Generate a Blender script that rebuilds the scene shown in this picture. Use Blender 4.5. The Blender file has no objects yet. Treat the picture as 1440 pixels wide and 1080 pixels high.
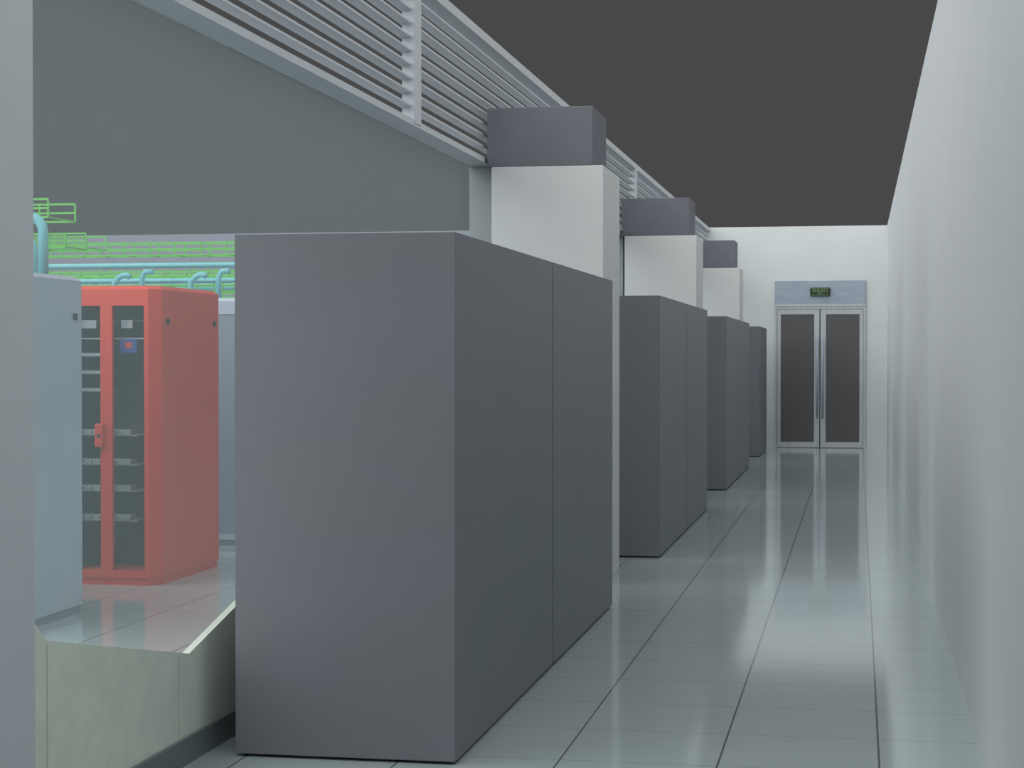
import bpy, bmesh, math
from mathutils import Vector
C=bpy.context
scene=C.scene
scene.view_settings.view_transform='Standard'
scene.view_settings.look='None'
def lin(c):
    return tuple(((v/255)/12.92 if v/255<=0.04045 else ((v/255+0.055)/1.055)**2.4) for v in c)+(1,)
# ---------------- materials
def mat(name,col,rough=.5,metal=0.,spec=.5,noise=None,nscale=8,bump=0,bscale=200,emit=0,stretch=(1,1,1)):
    m=bpy.data.materials.new(name); m.use_nodes=True
    nt=m.node_tree; b=nt.nodes['Principled BSDF']
    b.inputs['Base Color'].default_value=lin(col)
    b.inputs['Roughness'].default_value=rough
    b.inputs['Metallic'].default_value=metal
    b.inputs['Specular IOR Level'].default_value=spec
    tc=nt.nodes.new('ShaderNodeTexCoord'); mp=nt.nodes.new('ShaderNodeMapping')
    mp.inputs['Scale'].default_value=stretch
    nt.links.new(tc.outputs['Object'],mp.inputs['Vector'])
    if noise:
        n=nt.nodes.new('ShaderNodeTexNoise'); n.inputs['Scale'].default_value=nscale; n.inputs['Detail'].default_value=4
        nt.links.new(mp.outputs[0],n.inputs['Vector'])
        r=nt.nodes.new('ShaderNodeValToRGB')
        r.color_ramp.elements[0].position=.3; r.color_ramp.elements[1].position=.7
        r.color_ramp.elements[0].color=lin(col); r.color_ramp.elements[1].color=lin(noise)
        nt.links.new(n.outputs['Fac'],r.inputs[0]); nt.links.new(r.outputs[0],b.inputs['Base Color'])
    if bump:
        n=nt.nodes.new('ShaderNodeTexNoise'); n.inputs['Scale'].default_value=bscale; n.inputs['Detail'].default_value=2
        nt.links.new(tc.outputs['Object'],n.inputs['Vector'])
        bp=nt.nodes.new('ShaderNodeBump'); bp.inputs['Strength'].default_value=bump; bp.inputs['Distance'].default_value=.004
        nt.links.new(n.outputs['Fac'],bp.inputs['Height']); nt.links.new(bp.outputs[0],b.inputs['Normal'])
    if emit:
        b.inputs['Emission Color'].default_value=lin(col); b.inputs['Emission Strength'].default_value=emit
    return m
M_wall=mat('white_plaster',(193,198,200),.85,noise=(190,195,198),nscale=2.0,bump=.08,bscale=70,spec=.2)
M_end=mat('end_wall_plaster',(183,188,188),.85,noise=(180,185,185),nscale=2.0,bump=.08,bscale=70,spec=.2)
M_near=mat('near_wall_plaster',(181,187,191),.85,noise=(179,185,189),nscale=2.0,spec=.2)
M_col=mat('column_plaster',(185,188,188),.85,noise=(182,185,185),nscale=3,bump=.05,bscale=110,spec=.2)
M_lil=mat('lilac_wall_paint',(126,128,140),.8,noise=(122,124,135),nscale=2,spec=.2)
M_frame=mat('painted_white_metal',(182,187,191),.6,noise=(178,184,188),nscale=5,spec=.3)
M_post=mat('partition_post_paint',(142,148,151),.7,noise=(138,144,147),nscale=5,spec=.2)
M_ac=mat('dark_grey_powdercoat',(103,103,111),.5,noise=(97,103,105),nscale=1.1,bump=.08,bscale=120,stretch=(1,.6,1.8),spec=.35)
M_cap=mat('dark_cap_paint',(95,96,104),.6,noise=(91,92,100),nscale=6,bump=.1,bscale=90,spec=.3)
M_gap=mat('gap_shade_and_lock_black',(28,29,31),.7)  # black of locks, also painted shade inside gaps and base recesses
M_cream=mat('cream_green_wall',(202,210,198),.8,noise=(192,201,190),nscale=9,spec=.2)
M_seam=mat('wall_seam',(174,182,172),.8)
M_base=mat('grey_skirting',(105,115,118),.5,noise=(98,108,110),nscale=6)
M_red=mat('red_powdercoat',(198,68,50),.5,noise=(192,64,47),nscale=3,spec=.25)
M_blue=mat('pale_blue_grey_powdercoat',(166,173,186),.45,noise=(160,168,182),nscale=3,spec=.3)
M_bluedoor=mat('perforated_blue_grey_door',(128,136,150),.5,noise=(122,130,144),nscale=60,spec=.3)
M_plinth=mat('plinth_grey',(118,126,134),.5,noise=(112,120,128),nscale=6)
M_dark=mat('rack_interior',(66,78,80),.5,noise=(58,70,72),nscale=6)
M_shelf=mat('equipment_light_grey',(175,182,184),.5,noise=(165,174,176),nscale=9)
M_teal=mat('equipment_teal',(78,110,112),.5)
M_bluep=mat('screen_blue',(40,75,160),.4)
M_redp=mat('screen_red',(200,60,50),.4)
M_steel=mat('brushed_steel',(152,159,161),.45,metal=.2,noise=(168,174,176),nscale=30,stretch=(1,1,.1))
M_transom=mat('blue_steel_panel',(138,148,160),.45,noise=(126,138,151),nscale=5,stretch=(1,1,3))
M_dglass=mat('dark_door_glass',(84,84,85),.8,noise=(83,83,84),nscale=3,spec=.05)
M_green=mat('tray_green',(92,182,66),.5,noise=(84,168,60),nscale=6)
M_cyan=mat('pipe_cyan',(112,180,184),.45,noise=(104,172,178),nscale=6)
M_black=mat('sign_black',(14,22,16),.4)
M_sign=mat('sign_green',(105,150,95),.5)
def glassmat(name,haze,col,tint=(.97,.985,.985,1)):
    m=bpy.data.materials.new(name); m.use_nodes=True; nt=m.node_tree
    for n in list(nt.nodes): nt.nodes.remove(n)
    o=nt.nodes.new('ShaderNodeOutputMaterial'); mx=nt.nodes.new('ShaderNodeMixShader'); mx.inputs[0].default_value=haze
    t=nt.nodes.new('ShaderNodeBsdfTransparent'); t.inputs[0].default_value=tint
    m2=nt.nodes.new('ShaderNodeMixShader'); m2.inputs[0].default_value=.5
    d=nt.nodes.new('ShaderNodeBsdfDiffuse'); d.inputs[0].default_value=lin(col)
    tr=nt.nodes.new('ShaderNodeBsdfTranslucent'); tr.inputs[0].default_value=lin(col)
    L=nt.links.new
    L(d.outputs[0],m2.inputs[1]);L(tr.outputs[0],m2.inputs[2]);L(t.outputs[0],mx.inputs[1]);L(m2.outputs[0],mx.inputs[2]);L(mx.outputs[0],o.inputs[0])
    return m
M_glass=glassmat('hazed_glass',.10,(200,217,220))  # pale haze mixed in, standing in for light reflected by the pane
M_rglass=glassmat('rack_glass',.03,(150,180,180))
M_ceil=glassmat('sun_pass_ceiling',.02,(60,60,60),(.99,.99,.99,1))  # made-up glazing, near-clear so the sun lamps above light the rooms
def floormat():
    m=bpy.data.materials.new('glossy_floor_tiles'); m.use_nodes=True; nt=m.node_tree; L=nt.links.new
    for n in list(nt.nodes): nt.nodes.remove(n)
    out=nt.nodes.new('ShaderNodeOutputMaterial'); df=nt.nodes.new('ShaderNodeBsdfDiffuse'); gl=nt.nodes.new('ShaderNodeBsdfGlossy'); ms=nt.nodes.new('ShaderNodeMixShader')
    gl.inputs['Roughness'].default_value=.09; gl.inputs['Color'].default_value=(.96,.99,.99,1)
    fr=nt.nodes.new('ShaderNodeFresnel'); fr.inputs[0].default_value=1.45
    mr=nt.nodes.new('ShaderNodeMapRange'); mr.inputs['From Min'].default_value=0; mr.inputs['From Max'].default_value=.8; mr.inputs['To Min'].default_value=.03; mr.inputs['To Max'].default_value=.8
    L(fr.outputs[0],mr.inputs['Value']); L(mr.outputs[0],ms.inputs[0]); L(df.outputs[0],ms.inputs[1]); L(gl.outputs[0],ms.inputs[2]); L(ms.outputs[0],out.inputs[0])
    tc=nt.nodes.new('ShaderNodeTexCoord'); sp=nt.nodes.new('ShaderNodeSeparateXYZ'); L(tc.outputs['Object'],sp.inputs[0])
    def line(sock,phase,w):
        a=nt.nodes.new('ShaderNodeMath');a.operation='SUBTRACT';a.inputs[1].default_value=phase-60-.3;L(sock,a.inputs[0])
        q=nt.nodes.new('ShaderNodeMath');q.operation='MODULO';q.inputs[1].default_value=.6;L(a.outputs[0],q.inputs[0])
        s=nt.nodes.new('ShaderNodeMath');s.operation='SUBTRACT';s.inputs[1].default_value=.3;L(q.outputs[0],s.inputs[0])
        ab=nt.nodes.new('ShaderNodeMath');ab.operation='ABSOLUTE';L(s.outputs[0],ab.inputs[0])
        c=nt.nodes.new('ShaderNodeMath');c.operation='LESS_THAN';c.inputs[1].default_value=w;L(ab.outputs[0],c.inputs[0])
        return c.outputs[0]
    lx=line(sp.outputs[0],.084,.004); ly=line(sp.outputs[1],.36,.005)
    mxx=nt.nodes.new('ShaderNodeMath');mxx.operation='MULTIPLY';mxx.inputs[1].default_value=.35;L(ly,mxx.inputs[0])
    mm=nt.nodes.new('ShaderNodeMath');mm.operation='MAXIMUM';L(lx,mm.inputs[0]);L(mxx.outputs[0],mm.inputs[1])
    n=nt.nodes.new('ShaderNodeTexNoise');n.inputs['Scale'].default_value=1.3;n.inputs['Detail'].default_value=3;L(tc.outputs['Object'],n.inputs['Vector'])
    r=nt.nodes.new('ShaderNodeValToRGB');r.color_ramp.elements[0].color=lin((154,167,168));r.color_ramp.elements[1].color=lin((162,174,175));L(n.outputs['Fac'],r.inputs[0])
    mix=nt.nodes.new('ShaderNodeMixRGB');mix.inputs[2].default_value=lin((80,90,92));L(mm.outputs[0],mix.inputs[0]);L(r.outputs[0],mix.inputs[1])
    L(mix.outputs[0],df.inputs['Color'])
    return m
M_floor=floormat()
# ---------------- builder
class B:
    def __init__(s): s.bm=bmesh.new(); s.mats=[]
    def mi(s,m):
        if m not in s.mats: s.mats.append(m)
        return s.mats.index(m)
    def box(s,x0,x1,y0,y1,z0,z1,m,bev=0):
        i=s.mi(m)
        v=[s.bm.verts.new(p) for p in ((x0,y0,z0),(x1,y0,z0),(x1,y1,z0),(x0,y1,z0),(x0,y0,z1),(x1,y0,z1),(x1,y1,z1),(x0,y1,z1))]
        fs=[s.bm.faces.new([v[k] for k in q]) for q in ((3,2,1,0),(4,5,6,7),(0,1,5,4),(1,2,6,5),(2,3,7,6),(3,0,4,7))]
        for f in fs: f.material_index=i
        if bev:
            es=list({e for f in fs for e in f.edges})
            r=bmesh.ops.bevel(s.bm,geom=es,offset=bev,segments=2,affect='EDGES',profile=.5)
            for f in r['faces']: f.material_index=i
    def prism(s,pts,a0,a1,m,axis='z'):
        i=s.mi(m)
        def P(p,a): return {'z':(p[0],p[1],a),'x':(a,p[0],p[1]),'y':(p[0],a,p[1])}[axis]
        lo=[s.bm.verts.new(P(p,a0)) for p in pts]; hi=[s.bm.verts.new(P(p,a1)) for p in pts]
        fs=[s.bm.faces.new(lo[::-1]),s.bm.faces.new(hi)]
        n=len(pts)
        for k in range(n): fs.append(s.bm.faces.new([lo[k],lo[(k+1)%n],hi[(k+1)%n],hi[k]]))
        for f in fs: f.material_index=i
    def tube(s,path,r,m,seg=12):
        i=s.mi(m); rings=[]
        path=[Vector(p) for p in path]
        for k,p in enumerate(path):
            t=(path[min(k+1,len(path)-1)]-path[max(k-1,0)]).normalized()
            up=Vector((0,1,0)) if abs(t.y)<.9 else Vector((0,0,1))
            a=t.cross(up).normalized(); b=t.cross(a)
            rings.append([s.bm.verts.new(p+a*r*math.cos(2*math.pi*j/seg)+b*r*math.sin(2*math.pi*j/seg)) for j in range(seg)])
        for k in range(len(rings)-1):
            for j in range(seg):
                f=s.bm.faces.new([rings[k][j],rings[k][(j+1)%seg],rings[k+1][(j+1)%seg],rings[k+1][j]]); f.material_index=i; f.smooth=True
        s.bm.faces.new(rings[0][::-1]).material_index=i; s.bm.faces.new(rings[-1]).material_index=i
    def make(s,name):
        bmesh.ops.recalc_face_normals(s.bm,faces=s.bm.faces)
        me=bpy.data.meshes.new(name); s.bm.to_mesh(me); s.bm.free()
        for m in s.mats: me.materials.append(m)
        o=bpy.data.objects.new(name,me); scene.collection.objects.link(o); return o
H=3.75; XW=-2.5; XR=.482; YE=31.7
cx=-.627; w=.757
# ---------------- shell
b=B(); b.box(-16,XR+.2,-4,YE+.2,-.1,0,M_floor); b.make('floor')
b=B(); b.box(-16,XR+.2,-4,YE+.2,H,H+.02,M_ceil); b.make('ceiling')
b=B(); b.box(XR,XR+.2,-4,YE+.2,0,H,M_wall); b.make('wall_right')
b=B(); b.box(XW-.157,cx-w,YE,YE+.2,0,H,M_end); b.make('wall_end_left')
b=B(); b.box(cx+w,XR,YE,YE+.2,0,H,M_end); b.make('wall_end_right')
b=B(); b.box(cx-w,cx+w,YE,YE+.2,2.83,H,M_end); b.make('wall_end_above_door')
b=B(); b.box(-16,XW-.157,YE,YE+.2,0,H,M_lil); b.make('wall_equipment_room_end')
b=B(); b.box(-16.2,-16,-4,YE+.2,0,H,M_lil); b.make('wall_equipment_room_side')
bays=[(5.34,12.6),(12.9,19.9),(20.2,27.2),(27.5,YE)]
b=B()
b.box(XW-.157,XW,-4,5.34,0,H,M_near)
for a in (12.6,19.9,27.2): b.box(XW-.157,XW,a,a+.3,0,2.864,M_post)
b.prism([(5.34,0),(12.6,0),(12.6,.72),(8.2,.72),(7.18,.511),(6.68,.41),(5.43,.648),(5.34,.714)],XW-.03,XW,M_cream,'x')
b.box(XW-.002,XW+.002,6.56,6.568,.0,.42,M_seam)
b.box(XW-.002,XW+.002,5.42,5.428,.0,.64,M_seam)
for a,c in bays[1:]: b.box(XW-.12,XW,a,c,0,.72,M_cream)
b.make('wall_left')
b=B(); b.box(XW+.001,XW+.016,-4,YE,0,.1,M_base); b.make('baseboard_left')
b=B()
for a,c in bays: b.box(XW-.155,XW-.147,a,c,0.0 if a<6 else .72,2.864,M_glass)
b.make('window_1')
# louvre frames
lb=[5.34,12.75,20.05,27.35,YE]
for k in range(4):
    a,c=lb[k],lb[k+1]
    b=B()
    b.box(XW-.157,XW,a,c,2.864,2.90,M_frame)
    b.box(XW-.157,XW,a,c,H-.06,H,M_frame)
    n=9
    for j in range(1,n+1):
        z=2.9+(H-.06-2.9)*j/(n+1)
        b.box(XW-.085,XW-.015,a,c,z-.006,z+.006,M_frame)
    for ym in ((10.4,) if k==0 else ((21.1,) if k==2 else ())):
        b.box(XW-.07,XW+.005,ym-.08,ym+.08,2.88,H,M_frame)
    b.make('louvre_grille')
# ---------------- columns
for y in (12.35,19.65,26.95):
    b=B()
    b.box(-2.451,-1.685,y,y+.87,0,2.83,M_col,.004)
    b.box(-2.48,-1.757,y-.0,y+.68,2.83,3.23,M_cap,.004)
    b.make('column')
# ---------------- AC cabinets
def ac(y0,y1):
    b=B()
    b.box(-2.354,-1.487,y0,y1-.022,.012,2.01,M_ac,.0025)
    b.box(-2.33,-1.51,y1-.03,y1,.01,1.99,M_gap)  # black filler painted as the shade in the gap between units
    b.box(-2.33,-1.515,y0+.03,y1-.03,0,.03,M_gap)
    b.make('air_conditioning_cabinet')
for y in (6.79,14.10,21.40): ac(y,y+2.28); ac(y+2.28,y+4.56)
ac(28.7,30.98)
# ---------------- racks
def rack(x1,y0,w,dep,m,name,h=2.02,solid=True):
    x0=x1-w; y1=y0+dep; ch=.07
    b=B()
    plan=[(x0,y0+ch),(x0+ch,y0),(x1-ch,y0),(x1,y0+ch),(x1,y1),(x0,y1)]
    pin=[(p[0]+(.01 if p[0]<(x0+x1)/2 else -.01),p[1]+(.01 if p[1]<y0+.3 else -.01)) for p in plan]
    b.prism(pin,0,.07,M_plinth if m is M_blue else m)
    b.prism(plan,.05,.1,m)
    b.prism(plan,1.885,h-.025,m)
    tp=[(p[0]+(.03 if p[0]<(x0+x1)/2 else -.03),p[1]+(.03 if p[1]<y0+.3 else -.03)) for p in plan]
    i=b.mi(m)
    lo=[b.bm.verts.new((p[0],p[1],h-.025)) for p in plan]; hi=[b.bm.verts.new((p[0],p[1],h)) for p in tp]
    for k in range(6): b.bm.faces.new([lo[k],lo[(k+1)%6],hi[(k+1)%6],hi[k]]).material_index=i
    b.bm.faces.new(hi).material_index=i
    b.prism([(x1-.1,y0),(x1-ch,y0),(x1,y0+ch),(x1,y0+.14),(x1-.1,y0+.14)],.1,1.885,m)
    b.prism([(x0+.1,y0+.14),(x0,y0+.14),(x0,y0+ch),(x0+ch,y0),(x0+.1,y0)],.1,1.885,m)
    b.box(x1-.02,x1,y0+.14,y1,.1,1.885,m); b.box(x0,x0+.02,y0+.14,y1,.1,1.885,m); b.box(x0+.02,x1-.02,y1-.02,y1,.1,1.885,m)
    xm=(x0+x1)/2
    if solid:
        b.box(x0+.1,xm-.004,y0+.006,y0+.03,.104,1.881,M_bluedoor); b.box(xm+.004,x1-.1,y0+.006,y0+.03,.104,1.881,M_bluedoor)
        b.box(x0+.1,x1-.1,y0+.03,y0+.04,.1,1.885,M_gap)
    else:
        b.box(xm-.042,xm+.042,y0,y0+.04,.1,1.885,m)
        b.box(xm-.075,xm-.015,y0-.03,y0,.93,1.09,m,.008); b.box(xm-.055,xm-.03,y0-.034,y0-.029,1.0,1.02,M_gap)
        b.box(x0+.1,x1-.1,y0+.018,y0+.022,.1,1.885,M_rglass)
        b.box(x0+.02,x1-.02,y0+.40,y0+.42,.1,1.885,M_dark)
        b.box(x0+.1,x0+.12,y0+.1,y0+.4,.1,1.885,M_dark); b.box(x1-.12,x1-.1,y0+.14,y0+.4,.1,1.885,M_dark)
        for z in (.42,.62,.80,1.0):
            b.box(x0+.12,x1-.2,y0+.12,y0+.38,z,z+.008,M_shelf)
            b.box(x0+.12,x1-.24,y0+.10,y0+.2,z+.008,z+.045,M_shelf)
            for q in range(5): b.box(x0+.16+q*.06,x0+.165+q*.06,y0+.095,y0+.1,z+.018,z+.035,M_dark)
        for z in (1.3,1.42,1.54):
            b.box(x0+.12,x1-.36,y0+.12,y0+.38,z,z+.03,M_teal)
            b.box(x0+.12,x1-.40,y0+.115,y0+.12,z+.005,z+.025,M_shelf)
        b.box(x0+.12,x1-.12,y0+.12,y0+.38,1.66,1.670,M_shelf)
        b.box(x0+.12,x1-.12,y0+.12,y0+.38,1.78,1.788,M_teal)
        b.box(xm+.07,xm+.15,y0+.09,y0+.12,1.735,1.79,M_shelf)
        b.box(xm+.06,xm+.18,y0+.09,y0+.12,1.57,1.66,M_bluep); b.box(xm+.1,xm+.15,y0+.085,y0+.09,1.60,1.64,M_redp)
        b.box(x0+.14,x0+.26,y0+.09,y0+.12,1.735,1.79,M_shelf)
    for yy in (y0+.17,y1-.1): b.box(x1-.001,x1+.012,yy-.022,yy+.022,1.76,1.80,M_gap,.004)
    return b.make(name)
rack(-4.61,11.75,.74,1.19,M_red,'red_server_rack',solid=False)
rack(-4.59,9.26,.74,1.20,M_blue,'server_rack')
for i,(x,y) in enumerate([(-5.36,9.26),(-6.12,9.26),(-5.42,11.75),(-6.18,11.75),(-6.95,11.75),(-4.61,14.37),(-5.37,14.37),(-6.13,14.37),(-6.89,14.37),(-7.65,14.37),
    (-4.61,17.0),(-5.37,17.0),(-6.13,17.0),(-6.89,17.0),(-7.65,17.0),(-8.41,17.0)]):
    rack(x,y,.74,1.18,M_blue,'server_rack')
# ---------------- cable trays
def tray(x0,x1,y,z,w=.4,hh=.1,m=M_green,name='cable_tray',solid=True):
    b=B(); t=.008
    for yy in (y,y+w):
        if solid: b.box(x0,x1,yy-.006,yy+.006,z,z+hh*.25,m)
        for zz in (z,z+hh/2,z+hh): b.box(x0,x1,yy-t,yy+t,zz-t,zz+t,m)
    n=int((x1-x0)/.3)
    for i in range(n+1):
        x=x0+i*(x1-x0)/n
        b.box(x-.006,x+.006,y,y+w,z-.006,z+.006,m)
        for yy in (y,y+w): b.box(x-.006,x+.006,yy-.006,yy+.006,z,z+hh,m)
    return b.make(name)
tray(-9.5,-6.15,13.4,2.62,.5,.14,solid=False)
tray(-9.5,-6.1,13.6,2.40,.4,.1,solid=False)
tray(-11,-7.5,17.2,2.62,.5,.14,solid=False)
for k,(y,z) in enumerate(((20.0,2.70),(23.6,2.62),(28.5,2.5),(19.6,2.27))):
    tray(-14,-3.4,y,z,.3,.14,solid=k in(1,))
# pipes
def bend(p0,px,z0,z1,y,r=.1,n=6):
    pts=[p0]
    for i in range(n+1):
        a=math.pi/2*i/n
        pts.append((px-r+r*math.sin(a),y,z0-r+r*math.cos(a)))
    pts.append((px,y,z1)); return pts
b=B(); b.tube(bend((-8,11.9,2.50),-5.5,2.50,2.02,11.9),.035,M_cyan,14); b.tube(bend((-8,12.1,2.36),-5.66,2.36,2.02,12.1,.08),.026,M_cyan,14); b.make('coolant_pipe')
for x in (-6.05,-5.36):
    b=B()
    for dx,zt in ((0,2.27),(-.11,2.24)):
        b.tube([(x+dx-.12,15.0,2.02),(x+dx-.12,15.0,zt-.06),(x+dx-.08,15.0,zt-.02),(x+dx-.04,15.0,zt),(x+dx,15.0,zt),(x+dx+.02,15.0,zt-.02)] if dx else [(x+dx,15.05,2.02),(x+dx,15.05,zt-.05),(x+dx+.03,15.05,zt),(x+dx+.1,15.05,zt)],.025,M_cyan,10)
    b.make('coolant_pipe')
for y,z,r in ((19.4,2.55,.03),(22.2,2.42,.045),(18.9,2.36,.028)):
    b=B(); b.tube([(-14,y,z),(-8,y,z),(-3.4,y,z)],r,M_cyan,12); b.make('coolant_pipe')
# ---------------- door
yf=YE-.03; YB=YE+.1
b=B()
b.box(cx-w,cx+w,yf,YB,2.43,2.83,M_transom,.004)
b.box(cx-w,cx+w,yf-.01,YB,2.39,2.43,M_steel,.004)
b.box(cx-w,cx-w+.035,yf,YB,0,2.39,M_steel); b.box(cx+w-.035,cx+w,yf,YB,0,2.39,M_steel)
b.box(cx-w+.035,cx+w-.035,yf,YB,2.35,2.39,M_steel)
for sgn in (-1,1):
    a0=cx+sgn*.008; a1=cx+sgn*(w-.04)
    lo,hi=min(a0,a1),max(a0,a1)
    so,si=(.06,.09)
    l=lo+(so if sgn<0 else si); r=hi-(si if sgn<0 else so)
    b.box(lo,l,yf+.01,YB-.02,.01,2.345,M_steel,.003); b.box(r,hi,yf+.01,YB-.02,.01,2.345,M_steel,.003)
    b.box(l,r,yf+.01,YB-.02,2.26,2.345,M_steel); b.box(l,r,yf+.01,YB-.02,.01,.10,M_steel)
    b.box(l,r,yf+.015,yf+.02,.1,2.26,M_dglass)
    hx=cx+sgn*.045
    b.tube([(hx,yf-.05,.5),(hx,yf-.05,1.2),(hx,yf-.05,1.86)],.014,M_transom,10)
    for z in (.62,1.74): b.box(hx-.01,hx+.01,yf-.05,yf+.015,z-.01,z+.01,M_steel)
b.box(cx-.008,cx+.008,yf+.02,YB-.02,0.01,2.345,M_gap)
b.make('door_1')
# exit sign
ex=bpy.data.objects.new('exit_sign',None); ex.location=(cx,yf-.02,2.64); scene.collection.objects.link(ex)
b=B(); b.box(-.165,.165,-.02,.018,-.07,.07,M_black,.004)
for q in ((-.155,.155,.055,.06),(-.155,.155,-.06,-.055)): b.box(q[0],q[1],-.0225,-.02,q[2],q[3],M_sign)
o=b.make('housing'); o.parent=ex
def txt(s,size,z):
    cu=bpy.data.curves.new('lettering','FONT'); cu.body=s; cu.size=size; cu.align_x='CENTER'; cu.extrude=.001
    t=bpy.data.objects.new('lettering',cu); cu.materials.append(M_sign); scene.collection.objects.link(t)
    t.parent=ex; t.location=(0,-.023,z); t.rotation_euler=(math.pi/2,0,0)
txt('安全出口',.066,-.008); txt('EXIT',.036,-.045)
# ---------------- light
w_=bpy.data.worlds.new('World'); scene.world=w_; w_.use_nodes=True
w_.node_tree.nodes['Background'].inputs[0].default_value=(.0675,.0675,.0675,1); w_.node_tree.nodes['Background'].inputs[1].default_value=1
def sun(name,d,e,ang,col=(1,1,1)):
    l=bpy.data.lights.new(name,'SUN'); l.energy=e; l.angle=math.radians(ang); l.color=col
    o=bpy.data.objects.new(name,l); scene.collection.objects.link(o)
    o.rotation_euler=(-Vector(d)).to_track_quat('-Z','Y').to_euler(); o.location=(0,0,8)
sun('sun_key',(-.68,-.73,.62),3.6,75,(1,.998,1))
sun('sun_dome',(.0,-.2,1),1.6,150,(.99,1,1))
sun('sun_fill',(.75,-.35,.75),1.7,100,(1,1,1))
# ---------------- camera
cam=bpy.data.cameras.new('camera'); co=bpy.data.objects.new('camera',cam); scene.collection.objects.link(co)
cam.sensor_width=36; cam.lens=65; cam.clip_end=200
co.location=(0,0,1.54); co.rotation_euler=(math.radians(90-.84),0,math.radians(10.59))
scene.camera=co
